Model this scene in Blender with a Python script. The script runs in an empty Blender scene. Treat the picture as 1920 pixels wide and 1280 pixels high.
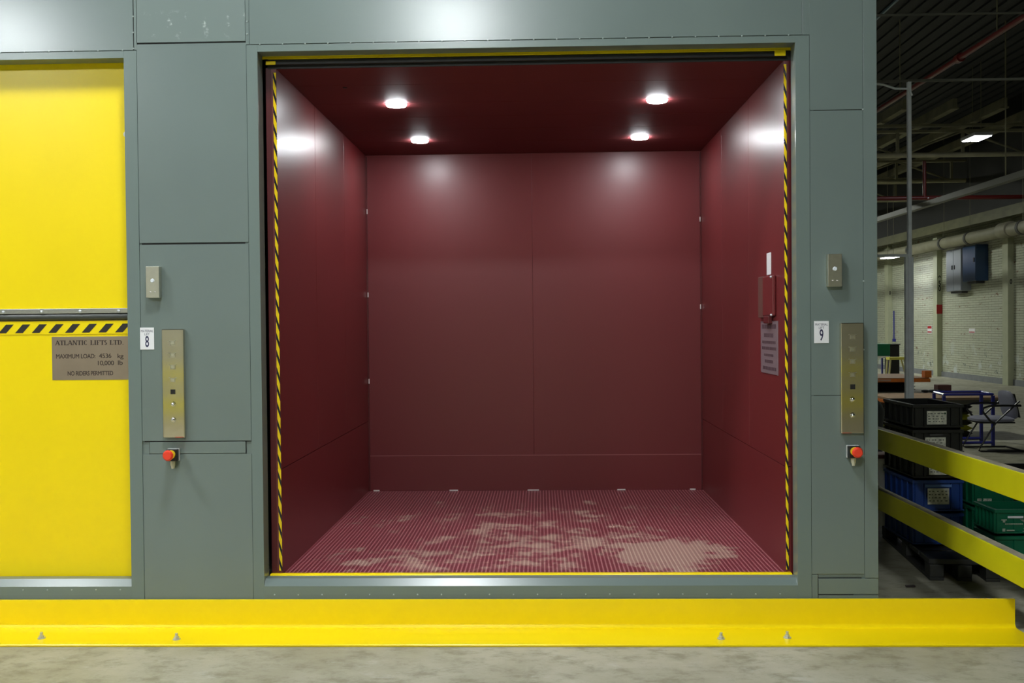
import bpy, bmesh, math, random
from mathutils import Vector, Matrix
random.seed(7)
S = bpy.context.scene
COL = S.collection
PI = math.pi

# ------------------------------------------------------------------ camera
cam_d = bpy.data.cameras.new('camera')
cam = bpy.data.objects.new('camera', cam_d)
COL.objects.link(cam)
cam_d.sensor_fit = 'HORIZONTAL'
cam_d.sensor_width = 36.0
cam_d.lens = 1867.0 / 1920.0 * 36.0
cam_d.clip_start = 0.05
cam_d.clip_end = 200
_R = (Matrix.Rotation(math.radians(1.65), 4, 'Z') @ Matrix.Rotation(PI/2 + math.radians(-0.90), 4, 'X')
      @ Matrix.Rotation(math.radians(-0.53), 4, 'Z'))
cam.matrix_world = Matrix.Translation((0, -5.57, 1.7)) @ _R
S.camera = cam

# ------------------------------------------------------------------ world, exposure
w = bpy.data.worlds.new('world'); S.world = w; w.use_nodes = True
w.node_tree.nodes['Background'].inputs[0].default_value = (0.6, 0.7, 0.8, 1)
w.node_tree.nodes['Background'].inputs[1].default_value = 0.01
S.view_settings.view_transform = 'Standard'
S.view_settings.look = 'None'
S.view_settings.exposure = 0.0
S.view_settings.gamma = 1.0
S.view_settings.use_curve_mapping = False

# lamp radiances (the fixtures themselves are built below)
L_NEAR = 200.0      # the two high bays in front of the lift
L_REAR = 165.0      # high bays behind the photographer
L_BACK_FILL = 380.0      # unseen fill lamp added behind the lift to light the wall
L_MID = 130.0       # hall high bays, plus one unseen lamp added to light the floor
L_FAR = 40.0
L_CAR = 215.0       # round lights in the lift car

# ------------------------------------------------------------------ materials
MATS = {}
def mat(name, col, rough=.5, metal=0., emit=None, es=0., bump=0., bscale=60., coat=0., spec=.5, noise=0., nscale=6., stretch=None):
    if name in MATS: return MATS[name]
    m = bpy.data.materials.new(name); m.use_nodes = True
    nt = m.node_tree; b = nt.nodes['Principled BSDF']
    b.inputs['Base Color'].default_value = (*col, 1)
    b.inputs['Roughness'].default_value = rough
    b.inputs['Metallic'].default_value = metal
    b.inputs['Specular IOR Level'].default_value = spec
    if coat: b.inputs['Coat Weight'].default_value = coat; b.inputs['Coat Roughness'].default_value = .20
    if emit: b.inputs['Emission Color'].default_value = (*emit, 1); b.inputs['Emission Strength'].default_value = es
    tc = nt.nodes.new('ShaderNodeTexCoord')
    src = tc.outputs['Object']
    if stretch:
        mp = nt.nodes.new('ShaderNodeMapping'); mp.inputs['Scale'].default_value = stretch
        nt.links.new(src, mp.inputs['Vector']); src = mp.outputs['Vector']
    if noise:
        n = nt.nodes.new('ShaderNodeTexNoise'); n.inputs['Scale'].default_value = nscale; n.inputs['Detail'].default_value = 5
        nt.links.new(src, n.inputs['Vector'])
        r = nt.nodes.new('ShaderNodeMapRange'); r.inputs[1].default_value = .3; r.inputs[2].default_value = .7
        r.inputs[3].default_value = 1 - noise; r.inputs[4].default_value = 1 + noise
        nt.links.new(n.outputs[0], r.inputs[0])
        mx = nt.nodes.new('ShaderNodeVectorMath'); mx.operation = 'SCALE'; mx.inputs[0].default_value = col
        nt.links.new(r.outputs[0], mx.inputs['Scale']); nt.links.new(mx.outputs[0], b.inputs['Base Color'])
    if bump:
        n2 = nt.nodes.new('ShaderNodeTexNoise'); n2.inputs['Scale'].default_value = bscale; n2.inputs['Detail'].default_value = 2
        nt.links.new(src, n2.inputs['Vector'])
        bp = nt.nodes.new('ShaderNodeBump'); bp.inputs['Strength'].default_value = bump; bp.inputs['Distance'].default_value = .002
        nt.links.new(n2.outputs[0], bp.inputs['Height']); nt.links.new(bp.outputs[0], b.inputs['Normal'])
    MATS[name] = m
    return m

def N(nt, t, **k):
    n = nt.nodes.new(t)
    for a, v in k.items(): setattr(n, a, v)
    return n
def math_n(nt, op, a, b=None, c=None, clamp=False):
    n = N(nt, 'ShaderNodeMath', operation=op); n.use_clamp = clamp
    for i, v in enumerate((a, b, c)):
        if v is None: continue
        if isinstance(v, (int, float)): n.inputs[i].default_value = v
        else: nt.links.new(v, n.inputs[i])
    return n.outputs[0]
def mix_n(nt, f, a, b):
    n = N(nt, 'ShaderNodeMix', data_type='RGBA')
    for i, v in ((0, f), (6, a), (7, b)):
        if isinstance(v, (int, float)): n.inputs[i].default_value = v
        elif isinstance(v, tuple): n.inputs[i].default_value = (*v, 1)
        else: nt.links.new(v, n.inputs[i])
    return n.outputs[2]
def noise_n(nt, vec, scale, detail=5, rough=.55):
    n = N(nt, 'ShaderNodeTexNoise'); n.inputs['Scale'].default_value = scale
    n.inputs['Detail'].default_value = detail; n.inputs['Roughness'].default_value = rough
    nt.links.new(vec, n.inputs['Vector']); return n.outputs[0]
def ramp_n(nt, v, lo, hi, a=0., b=1.):
    n = N(nt, 'ShaderNodeMapRange'); n.interpolation_type = 'SMOOTHSTEP'
    nt.links.new(v, n.inputs[0])
    for i, x in enumerate((lo, hi, a, b)): n.inputs[i+1].default_value = x
    return n.outputs[0]
def base(name):
    m = bpy.data.materials.new(name); m.use_nodes = True
    nt = m.node_tree; return m, nt, nt.nodes['Principled BSDF']
def objco(nt, scale=(1, 1, 1)):
    tc = N(nt, 'ShaderNodeTexCoord'); mp = N(nt, 'ShaderNodeMapping'); mp.inputs['Scale'].default_value = scale
    nt.links.new(tc.outputs['Object'], mp.inputs['Vector']); return mp.outputs['Vector']

GREY = (.150, .192, .180)
grey = mat('grey_green_paint', GREY, .26, coat=.65, bump=.10, bscale=220, noise=.05, nscale=1.3)
grey_trim = mat('grey_green_trim_paint', (.155, .20, .186), .25, bump=.05, bscale=150)
yellow = mat('yellow_paint', (.93, .71, .003), .3, spec=.35, bump=.015, bscale=50, noise=.02, nscale=2)
yellow_rail = mat('lemon_rail_paint', (.62, .58, .004), .42, noise=.06, nscale=4)
dust_top = mat('dusty_rail_top', (.30, .27, .19), .8, noise=.25, nscale=9)
maroon = mat('maroon_paint', (.145, .016, .018), .33, spec=.8, bump=.08, bscale=160, noise=.05, nscale=1.1)
maroon_dk = mat('maroon_post_paint', (.09, .012, .014), .35)
maroon_ceil = mat('maroon_ceiling_paint', (.125, .024, .026), .6, spec=.15, noise=.05, nscale=1.1)
maroon_back = mat('maroon_back_paint', (.165, .024, .028), .36, spec=.55, bump=.10, bscale=160)
black_gap = mat('black_rubber_and_seam_shade', (.010, .010, .010), .6)
rubber = mat('grey_rubber', (.05, .055, .05), .35)
alu = mat('aluminium', (.62, .62, .58), .3, metal=1.0, noise=.1, nscale=20, stretch=(4, 30, 30))
steel = mat('brushed_stainless', (.78, .70, .56), .10, metal=1.0, bump=.02, bscale=12, stretch=(30, 30, 1.5))
steel_box = mat('satin_stainless', (.72, .70, .60), .30, metal=1.0, noise=.06, nscale=30)
chrome = mat('chrome', (.8, .8, .8), .08, metal=1.0)
bolt_m = mat('zinc_bolt', (.55, .58, .60), .35, metal=.5)
white = mat('white_label', (.80, .80, .82), .4)
ink = mat('navy_ink', (.02, .02, .07), .5)
black = mat('black_plastic', (.012, .012, .013), .35)
blackink = mat('black_ink', (.018, .014, .012), .5)
plate_m = mat('bronze_tinted_plate', (.40, .32, .25), .38, metal=.85, noise=.05, nscale=8)
plate_ink = mat('engraved_brown_ink', (.05, .032, .026), .5)
red_k = mat('red_button', (.85, .055, .025), .3)
yel_k = mat('yellow_collar', (.85, .62, .02), .35)
cream = mat('cream_plastic', (.55, .54, .42), .5)
puck = mat('lamp_diffuser', (.9, .9, .9), .4, emit=(.93, .97, 1.0), es=L_CAR)
puck_rim = mat('lamp_ring', (.8, .8, .82), .4)
bay_near = mat('high_bay_diffuser', (.9, .9, .9), .4, emit=(.93, .98, 1.0), es=L_NEAR)
bay_mid = mat('hall_bay_diffuser', (.9, .9, .9), .4, emit=(.95, 1.0, .90), es=L_MID)
bay_rear = mat('rear_bay_diffuser', (.9, .9, .9), .4, emit=(.93, .98, 1.0), es=L_REAR)
bay_back_fill = mat('back_fill_diffuser', (.9, .9, .9), .4, emit=(.95, 1.0, .90), es=L_BACK_FILL)
bay_far = mat('far_bay_diffuser', (.9, .9, .9), .4, emit=(.88, .90, 1.0), es=L_FAR)
housing = mat('lamp_housing', (.5, .5, .5), .4)
white_tab = mat('white_tab', (.75, .70, .68), .5)
sheet_label = mat('paper_label', (.62, .62, .52), .7, noise=.25, nscale=30)
orange = mat('orange_paint', (.62, .16, .02), .45, noise=.15, nscale=5)
tan = mat('tan_board', (.34, .22, .13), .6, noise=.12, nscale=3)
bluef = mat('blue_frame_paint', (.03, .035, .26), .35)
navy_crate = mat('blue_crate', (.01, .05, .25), .42)
green_crate = mat('green_crate', (.0, .14, .065), .45)
black_crate = mat('black_crate', (.011, .012, .010), .4)
fabric = mat('grey_fabric', (.26, .26, .33), .9, bump=.3, bscale=300)
beige = mat('beige_steel', (.36, .34, .22), .6, noise=.15, nscale=3)
pipe_m = mat('cream_pipe_lagging', (.25, .24, .16), .6, noise=.12, nscale=3)
beige_dk = mat('dull_beige_steel', (.20, .19, .115), .7, noise=.2, nscale=3)
deck = mat('dark_roof_deck', (.022, .024, .026), .7)
red_pipe = mat('red_pipe_paint', (.11, .010, .008), .4)
galv = mat('galvanised_steel', (.75, .80, .84), .45, metal=.1, noise=.08, nscale=12)
cab_grey = mat('cabinet_grey', (.30, .33, .37), .45)
cab_blue = mat('cabinet_blue', (.014, .045, .12), .3)
pallet_m = mat('black_pallet', (.030, .030, .027), .55, noise=.2, nscale=8)
kerb_grey = mat('grey_wall_base', (.20, .21, .22), .7, noise=.1, nscale=5)
pil_m = mat('pilaster_paint', (.42, .44, .30), .6, noise=.07, nscale=4)

# grey paint with pale chalky scuffs (over the left call station pillar)
def scuffed():
    m, nt, b = base('grey_scuffed_paint')
    v = objco(nt); n = noise_n(nt, v, 9, 6, .65)
    sx = N(nt, 'ShaderNodeSeparateXYZ'); nt.links.new(v, sx.inputs[0])
    band = math_n(nt, 'MULTIPLY', ramp_n(nt, sx.outputs[2], 3.32, 3.36), ramp_n(nt, sx.outputs[2], 3.50, 3.43))
    f = math_n(nt, 'MULTIPLY', ramp_n(nt, n, .56, .66), band)
    nt.links.new(mix_n(nt, f, GREY, (.45, .5, .47)), b.inputs['Base Color'])
    b.inputs['Roughness'].default_value = .38
    return m
grey_scuff = scuffed()

def hazard(name, kx, kz, period, duty):
    m, nt, b = base(name)
    v = objco(nt); s = N(nt, 'ShaderNodeSeparateXYZ'); nt.links.new(v, s.inputs[0])
    u = math_n(nt, 'ADD', math_n(nt, 'MULTIPLY', s.outputs[0], kx), math_n(nt, 'MULTIPLY', s.outputs[2], kz))
    fr = math_n(nt, 'FRACT', math_n(nt, 'DIVIDE', u, period))
    f = math_n(nt, 'GREATER_THAN', fr, duty)
    nt.links.new(mix_n(nt, f, (.93, .66, .004), (.012, .012, .014)), b.inputs['Base Color'])
    b.inputs['Roughness'].default_value = .25
    return m
haz = hazard('hazard_tape', 3.2, 1.0, .100, .60)

def concrete():
    m, nt, b = base('concrete')
    v = objco(nt); v2 = objco(nt, (1, 1.4, 1))
    a = noise_n(nt, v, 1.1, 8, .62); c = noise_n(nt, v2, 5.5, 8, .7); g = noise_n(nt, v, 60, 3, .6)
    c1 = mix_n(nt, ramp_n(nt, a, .3, .7), (.29, .275, .195), (.43, .415, .325))
    c2 = mix_n(nt, math_n(nt, 'MULTIPLY', ramp_n(nt, c, .46, .68), .72), c1, (.20, .185, .115))
    c2b = mix_n(nt, math_n(nt, 'MULTIPLY', ramp_n(nt, noise_n(nt, v2, 3.1, 8, .75), .56, .68), .5), c2, (.48, .49, .44))
    c3 = mix_n(nt, math_n(nt, 'MULTIPLY', ramp_n(nt, g, .55, .8), .3), c2b, (.16, .15, .12))
    nt.links.new(c3, b.inputs['Base Color'])
    nt.links.new(ramp_n(nt, c, .3, .7, .42, .62), b.inputs['Roughness'])
    bp = N(nt, 'ShaderNodeBump'); bp.inputs['Strength'].default_value = .25; bp.inputs['Distance'].default_value = .004
    nt.links.new(c, bp.inputs['Height']); nt.links.new(bp.outputs[0], b.inputs['Normal'])
    return m
conc = concrete()
line_y = mat('yellow_floor_paint', (.75, .62, .03), .5, noise=.2, nscale=20)

def brick():
    m, nt, b = base('painted_brick')
    tc = N(nt, 'ShaderNodeTexCoord'); s = N(nt, 'ShaderNodeSeparateXYZ'); nt.links.new(tc.outputs['Object'], s.inputs[0])
    cb = N(nt, 'ShaderNodeCombineXYZ'); nt.links.new(s.outputs[1], cb.inputs[0]); nt.links.new(s.outputs[2], cb.inputs[1])
    br = N(nt, 'ShaderNodeTexBrick'); nt.links.new(cb.outputs[0], br.inputs['Vector'])
    br.inputs['Scale'].default_value = 1.0; br.inputs['Brick Width'].default_value = .40; br.inputs['Row Height'].default_value = .068
    br.inputs['Mortar Size'].default_value = .006; br.inputs['Mortar Smooth'].default_value = .3
    br.inputs['Color1'].default_value = (.50, .52, .40, 1); br.inputs['Color2'].default_value = (.44, .46, .35, 1)
    br.inputs['Mortar'].default_value = (.15, .16, .10, 1)
    v = objco(nt, (1, 1.2, 5)); v1 = objco(nt)
    n = noise_n(nt, v, 2.2, 7, .7); n2 = noise_n(nt, v1, 2.5, 7, .7); n3 = noise_n(nt, v1, .5, 3)
    c1 = mix_n(nt, ramp_n(nt, n, .61, .65), br.outputs[0], (.20, .12, .07))
    low = ramp_n(nt, s.outputs[2], 1.5, .1)
    f = math_n(nt, 'MULTIPLY', ramp_n(nt, n2, .56, .60), low)
    c2 = mix_n(nt, f, c1, (.55, .60, .58))
    f2 = math_n(nt, 'MULTIPLY', ramp_n(nt, noise_n(nt, v1, 3.7, 7, .7), .60, .63), low)
    c3 = mix_n(nt, f2, c2, (.07, .10, .10))
    nt.links.new(c3, b.inputs['Base Color']); b.inputs['Roughness'].default_value = .5
    bp = N(nt, 'ShaderNodeBump'); bp.inputs['Strength'].default_value = .6; bp.inputs['Distance'].default_value = .008; bp.invert = True
    nt.links.new(br.outputs['Fac'], bp.inputs['Height']); nt.links.new(bp.outputs[0], b.inputs['Normal'])
    return m
brick_m = brick()
plain_wall = mat('plain_painted_wall', (.40, .41, .34), .7, noise=.1, nscale=.7)

def tread():
    # maroon tread plate: raised rows running front to back, tan dust lying in patches
    m, nt, b = base('maroon_tread_plate')
    v = objco(nt); s = N(nt, 'ShaderNodeSeparateXYZ'); nt.links.new(v, s.inputs[0])
    px, py = .0245, .030
    wx = math_n(nt, 'ABSOLUTE', math_n(nt, 'SINE', math_n(nt, 'MULTIPLY', s.outputs[0], PI/px)))
    wy = math_n(nt, 'ABSOLUTE', math_n(nt, 'SINE', math_n(nt, 'MULTIPLY', s.outputs[1], PI/py)))
    ridge = ramp_n(nt, wx, .70, .92)
    bump = math_n(nt, 'MULTIPLY', ridge, ramp_n(nt, wy, .25, .7, .35, 1.))
    n1 = noise_n(nt, objco(nt, (1, 1.0, 1)), 4.2, 9, .75); n2 = noise_n(nt, objco(nt, (.6, 1.6, 1)), 13, 7, .75)
    def blob(cx, cy, rx, ry):
        a = math_n(nt, 'POWER', math_n(nt, 'DIVIDE', math_n(nt, 'SUBTRACT', s.outputs[0], cx), rx), 2)
        c = math_n(nt, 'POWER', math_n(nt, 'DIVIDE', math_n(nt, 'SUBTRACT', s.outputs[1], cy), ry), 2)
        return math_n(nt, 'SUBTRACT', 1., math_n(nt, 'ADD', a, c), clamp=True)
    big = math_n(nt, 'MAXIMUM', math_n(nt, 'MULTIPLY', blob(.78, .66, .48, .62), 1.2), math_n(nt, 'MULTIPLY', blob(.10, .95, 1.25, 1.0), .62))
    big = math_n(nt, 'MAXIMUM', big, math_n(nt, 'MULTIPLY', blob(-.10, 1.7, 1.5, 1.1), .42))
    big = math_n(nt, 'MAXIMUM', big, math_n(nt, 'MULTIPLY', blob(-.85, .50, .6, .50), .70))
    d = math_n(nt, 'ADD', math_n(nt, 'ADD', n1, math_n(nt, 'MULTIPLY', n2, .5)), math_n(nt, 'MULTIPLY', big, .26))
    dust = math_n(nt, 'MULTIPLY', ramp_n(nt, d, .85, .97), ramp_n(nt, big, 0., .10, 0., 1.))
    dustf = math_n(nt, 'MULTIPLY', dust, ramp_n(nt, bump, 0., 1., .40, .85))
    c1 = mix_n(nt, bump, (.165, .026, .036), (.42, .15, .16))
    nt.links.new(mix_n(nt, dustf, c1, (.52, .38, .29)), b.inputs['Base Color'])
    nt.links.new(mix_n(nt, dustf, (.36,)*3, (.85,)*3), b.inputs['Roughness'])
    bp = N(nt, 'ShaderNodeBump'); bp.inputs['Strength'].default_value = .8; bp.inputs['Distance'].default_value = .003
    nt.links.new(bump, bp.inputs['Height']); nt.links.new(bp.outputs[0], b.inputs['Normal'])
    return m
tread_m = tread()

# ------------------------------------------------------------------ mesh helpers
class MB:
    """collects boxes, tubes and polygons, links them as ONE mesh object"""
    def __init__(s): s.bm = bmesh.new()
    def box(s, x0, x1, y0, y1, z0, z1, bev=0., M=None):
        b = bmesh.new()
        vs = [b.verts.new((x, y, z)) for x in (x0, x1) for y in (y0, y1) for z in (z0, z1)]
        for f in ((0, 1, 3, 2), (4, 6, 7, 5), (0, 4, 5, 1), (2, 3, 7, 6), (0, 2, 6, 4), (1, 5, 7, 3)):
            b.faces.new([vs[i] for i in f])
        if bev: bmesh.ops.bevel(b, geom=b.edges[:], offset=bev, segments=2, affect='EDGES', profile=.5)
        s._add(b, M); return s
    def _add(s, b, M=None):
        if M is not None: bmesh.ops.transform(b, matrix=M, verts=b.verts)
        bmesh.ops.recalc_face_normals(b, faces=b.faces)
        me = bpy.data.meshes.new('tmp'); b.to_mesh(me); b.free(); s.bm.from_mesh(me); bpy.data.meshes.remove(me)
    def cyl(s, p, q, r, r2=None, n=20, bev=0.):
        p, q = Vector(p), Vector(q); d = q - p; L = d.length
        b = bmesh.new()
        bmesh.ops.create_cone(b, cap_ends=True, segments=n, radius1=r, radius2=r if r2 is None else r2, depth=L)
        if bev: bmesh.ops.bevel(b, geom=[e for e in b.edges if len(e.link_faces) == 2 and max(len(f.verts) for f in e.link_faces) > 4], offset=bev, segments=2, affect='EDGES', profile=.5)
        M = Matrix.Translation((p+q)/2) @ d.to_track_quat('Z', 'Y').to_matrix().to_4x4()
        s._add(b, M); return s
    def sphere(s, c, r, sc=(1, 1, 1), n=16):
        b = bmesh.new(); bmesh.ops.create_uvsphere(b, u_segments=n, v_segments=n//2+2, radius=r)
        s._add(b, Matrix.Translation(c) @ Matrix.Diagonal((*sc, 1))); return s
    def tube(s, pts, r, n=8):
        pts = [Vector(p) for p in pts]; b = bmesh.new(); rings = []
        for i, p in enumerate(pts):
            t = (pts[min(i+1, len(pts)-1)] - pts[max(i-1, 0)]).normalized()
            q = t.to_track_quat('Z', 'Y')
            rings.append([b.verts.new(p + q @ Vector((math.cos(a*2*PI/n)*r, math.sin(a*2*PI/n)*r, 0))) for a in range(n)])
        for a, c in zip(rings, rings[1:]):
            for k in range(n): b.faces.new((a[k], a[(k+1) % n], c[(k+1) % n], c[k]))
        b.faces.new(rings[0][::-1]); b.faces.new(rings[-1])
        s._add(b); return s
    def prism(s, prof, axis, a0, a1):
        """prof: polygon of (u,v); axis 'X': (y,z) extruded in x; 'Y': (x,z) in y; 'Z': (x,y) in z"""
        b = bmesh.new()
        def P(u, v, a): return {'X': (a, u, v), 'Y': (u, a, v), 'Z': (u, v, a)}[axis]
        A = [b.verts.new(P(u, v, a0)) for u, v in prof]; B = [b.verts.new(P(u, v, a1)) for u, v in prof]
        b.faces.new(A); b.faces.new(B[::-1]); n = len(prof)
        for i in range(n): b.faces.new((A[i], B[i], B[(i+1) % n], A[(i+1) % n]))
        s._add(b); return s
    def build(s, name, m, parent=None, smooth=False, label=None):
        me = bpy.data.meshes.new(name); s.bm.to_mesh(me); s.bm.free()
        if smooth:
            for p in me.polygons: p.use_smooth = True
            try: me.set_sharp_from_angle(angle=math.radians(35))
            except Exception: pass
        me.materials.append(m)
        o = bpy.data.objects.new(name, me); COL.objects.link(o)
        if parent: o.parent = parent; o.matrix_parent_inverse = parent_world(parent).inverted()
        if label: o['label'] = label
        return o
def parent_world(o):
    M = Matrix.Translation(o.location) @ o.rotation_euler.to_matrix().to_4x4()
    if o.parent: M = parent_world(o.parent) @ o.matrix_parent_inverse @ M
    return M
def thing(name, label, cat, loc=(0, 0, 0), group=None):
    o = bpy.data.objects.new(name, None); COL.objects.link(o); o.empty_display_size = .1
    o.location = loc; return tag(o, label, cat, group)
def tag(o, label, cat, group=None):
    o['label'] = label; o['category'] = cat
    if group: o['group'] = group
    return o
def struct(o): o['kind'] = 'structure'; return o
def copy_tree(o, parent=None):
    c = o.copy(); COL.objects.link(c)
    if parent: c.parent = parent
    for ch in list(o.children): copy_tree(ch, c)
    return c
def text_mesh(txt, size, M, m, name, parent, sx=1., align='CENTER', thick=.0006, spacing=1.0, bold=0.):
    cu = bpy.data.curves.new('t', 'FONT'); cu.body = txt; cu.size = size; cu.align_x = align; cu.align_y = 'CENTER'
    cu.extrude = thick; cu.space_character = spacing; cu.offset = bold
    o = bpy.data.objects.new('t', cu); COL.objects.link(o)
    bpy.context.view_layer.update()
    me = bpy.data.meshes.new_from_object(o.evaluated_get(bpy.context.evaluated_depsgraph_get()))
    bpy.data.objects.remove(o)
    me.transform(M @ Matrix.Diagonal((sx, 1, 1, 1))); me.materials.clear(); me.materials.append(m)
    ob = bpy.data.objects.new(name, me); COL.objects.link(ob)
    if parent: ob.parent = parent; ob.matrix_parent_inverse = parent_world(parent).inverted()
    return ob
def faceY(x, y, z): return Matrix.Translation((x, y, z)) @ Matrix.Rotation(PI/2, 4, 'X')      # reads from -Y

# ------------------------------------------------------------------ room shell
XR, XL, YB, YF, ZC = 12.5, -16., 50., -13., 7.6
struct(MB().box(XL, XR+.3, YF, YB, -.2, 0).build('floor', conc))
o = MB().box(XL, XR+.3, YF, YB, ZC, ZC+.1)
for i in range(95):
    x = XL + .3*i; o.box(x, x+.14, YF, YB, ZC-.04, ZC)
struct(o.build('ceiling', deck))
struct(MB().box(XR, XR+.3, YF, YB, 0, 4.6).build('wall_right', brick_m))
struct(MB().box(XR, XR+.3, YF, YB, 4.6, ZC).build('wall_right_upper', mat('dark_cladding', (.014, .014, .012), .7, noise=.2, nscale=1)))
struct(MB().box(XL-.3, XL, YF, YB, 0, ZC).build('wall_left', plain_wall))
struct(MB().box(XL, XR+.3, YB, YB+.3, 0, ZC).build('wall_back', plain_wall))
struct(MB().box(XL, XR+.3, YF-.3, YF, 0, ZC).build('wall_rear', plain_wall))
struct(MB().box(XR-.03, XR, YF, YB, 0, .16).build('baseboard_right', kerb_grey))

# ------------------------------------------------------------------ lift front wall (steel enclosure)
fw = MB()
for b in ((-6.4, -5.2, 0, 4.8), (-2.331, -1.579, 0, 4.8), (1.424, 1.815, 0, 4.8), (-5.2, -2.331, 3.234, 4.8),
          (-1.579, 1.424, 3.256, 4.8), (-5.2, -2.331, 0, .185), (-1.579, 1.424, 0, .185)):
    fw.box(b[0], b[1], .008, .098, b[2], b[3])
front = struct(fw.build('wall_front', grey))
def panel(x0, x1, z0, z1, m=grey, name='panel', y=0., bev=.001):
    return MB().box(x0, x1, y, .0075, z0, z1, bev).build(name, m, front)
P4 = 4.79
for a in ((-6.3, -2.279, 3.272, P4), (-2.274, -2.260, 3.272, P4), (-2.260, -1.639, 2.186, 3.303), (-2.260, -1.639, 1.066, 2.176),
          (-2.260, -1.639, .003, .991), (-2.220, -1.672, .996, 1.061), (-1.618, 1.457, 3.293, P4), (-1.640, -1.621, 3.292, P4),
          (1.461, 1.499, 3.292, P4), (1.499, 1.7885, 2.877, P4), (1.499, 1.7885, 1.299, 2.873), (1.499, 1.7885, .303, 1.296),
          (1.499, 1.531, .003, .299), (1.535, 1.865, .190, .277), (1.535, 1.865, .003, .184), (1.7905, 1.865, .281, P4)):
    panel(*a)
panel(-2.257, -1.643, 3.312, P4, grey_scuff)
# opening surrounds (mitred flat frames, a little brighter paint) and their rolled sills
def surround(x0, x1, zt, left, right, top):
    m = MB()
    if left: m.box(x0-left, x0, -.001, .1, .003, zt+top, .001)
    m.box(x1, x1+right, -.001, .1, .003, zt+top, .001)
    m.box(x0 if left else x0-1, x1, -.001, .0995, zt, zt+top, .001)
    m.build('opening_frame', grey_trim, front)
    MB().box(x0, x1, -.001, .0985, .1925, .240).build('sill_plate', grey_trim, front)
    MB().box(x0, x1, -.0002, .0075, .003, .1923).build('sill_plate', grey, front)
    MB().prism([(-.0015, .240), (.034, .276), (.095, .276), (.095, .240)], 'X', x0, x1).build('sill_nosing', grey_trim, front)
surround(-1.575, 1.420, 3.250, .062, .077, .038)
surround(-5.2, -2.335, 3.228, 0, .073, .040)
def rivet_me():
    m = MB(); m.cyl((0, 0, 0), (0, -.0035, 0), .005, .003, 8)
    o = m.build('rivet', mat('scraped_rivet', (.34, .40, .38), .35), front); return o
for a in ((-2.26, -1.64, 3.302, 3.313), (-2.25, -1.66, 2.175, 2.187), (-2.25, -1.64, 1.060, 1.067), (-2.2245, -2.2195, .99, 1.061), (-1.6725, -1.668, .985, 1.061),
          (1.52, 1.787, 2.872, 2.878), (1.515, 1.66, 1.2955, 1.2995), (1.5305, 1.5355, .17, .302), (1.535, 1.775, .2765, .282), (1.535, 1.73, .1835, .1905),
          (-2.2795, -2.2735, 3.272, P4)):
    MB().box(a[0], a[1], .0068, .0085, a[2], a[3]).build('seam_shade', black_gap, front)  # black strips stand in for the shade inside the open seams
r0 = rivet_me(); first = True
def rivet(x, z):
    global first
    if first: o = r0; first = False
    else: o = r0.copy(); COL.objects.link(o)
    o.location = (x, -.0005, z)
for i in range(22): rivet(-1.517 + i*.1352, .192)
for i in range(6): rivet(-2.40 - i*.14, .222)
for i in range(24): rivet(-1.56 + i*.128, 3.2905)
for i in range(6): rivet(-2.34 - i*.14, 3.2705)
for z in (3.28, 3.37, 3.46): rivet(-2.277, z)
for z in (3.35, 3.42): rivet(-1.631, z)
for z in (2.876, 1.93, 1.55): rivet(1.789, z)
# outer skins of the hoistway behind the wall
MB().box(1.816, 1.865, .008, 3.6, 0, 4.8).build('side_skin', grey, front)
MB().box(-6.4, 1.865, 3.55, 3.6, 0, 4.8).build('rear_skin', grey, front)
MB().box(-6.4, 1.865, .10, 3.6, 4.75, 4.8).build('top_skin', grey, front)
MB().box(-6.4, -6.35, .10, 3.55, 0, 4.75).build('side_skin', grey, front)
MB().box(-1.99, -1.95, .10, 3.55, 0, 4.75).build('shaft_divider', grey, front)

# ------------------------------------------------------------------ lift car
car = thing('lift_car', 'open maroon lift car with tread plate floor, right of the call panel marked 8', 'lift', (-.06, .15, .1))
CX0, CX1, CY0, CY1, CZ0, CZ1 = -1.505, 1.388, .135, 3.05, .272, 3.187
MB().box(CX0-.06, CX1+.06, CY0, CY1+.05, .17, CZ0).build('floor_plate', tread_m, car)
for s, x in ((-1, CX0), (1, CX1)):
    m = MB()
    a, b_ = sorted((x, x + s*.03))
    for y0, y1 in ((CY0, 1.10), (1.103, 2.08), (2.083, CY1)):
        m.box(a, b_, y0, y1, .885 if y0 > 0 else 0, CZ1, .001)
    m.build('side_wall', maroon, car)
    MB().box(a - (.0 if s < 0 else .0), b_, CY0, CY1, CZ0, .881, .001).build('kick_panel', maroon, car)
    a, b_ = sorted((x + s*.03, x + s*.06))
    MB().box(a, b_, CY0, CY1, .2, CZ1).build('wall_backing', maroon_dk, car)
MB().box(CX0, -.0655, CY1, CY1+.03, .58, CZ1, .001).build('back_wall', maroon_back, car)
MB().box(-.0646, CX1, CY1, CY1+.03, .58, CZ1, .001).build('back_wall', maroon_back, car)
MB().box(CX0, CX1, CY1-.006, CY1+.03, CZ0, .578, .002).build('kick_panel', maroon_back, car)
MB().box(CX0+.012, CX1-.012, CY1-.0075, CY1-.001, .576, .580).build('kick_edge', mat('pale_maroon_edge', (.38, .14, .14), .5), car)  # thin paler strip along the top of the kick panel
MB().box(CX0, CX1, CY1+.03, CY1+.04, CZ0, CZ1).build('wall_backing', maroon_dk, car)
for x in (CX0, CX1):
    s = 1 if x < 0 else -1
    a, b_ = sorted((x, x + s*.012))
    MB().box(a, b_, CY1-.012, CY1, CZ0, CZ1-.01).build('corner_trim', maroon_dk, car)
cm = MB()
ys = [CY0+.004, .55, 1.06, 1.50, 1.95, 2.45, CY1]
for y0, y1 in zip(ys, ys[1:]): cm.box(CX0, CX1, y0+.0012, y1-.0012, CZ1, CZ1+.03, .001)
cm.build('ceiling_panel', maroon_ceil, car)
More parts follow.
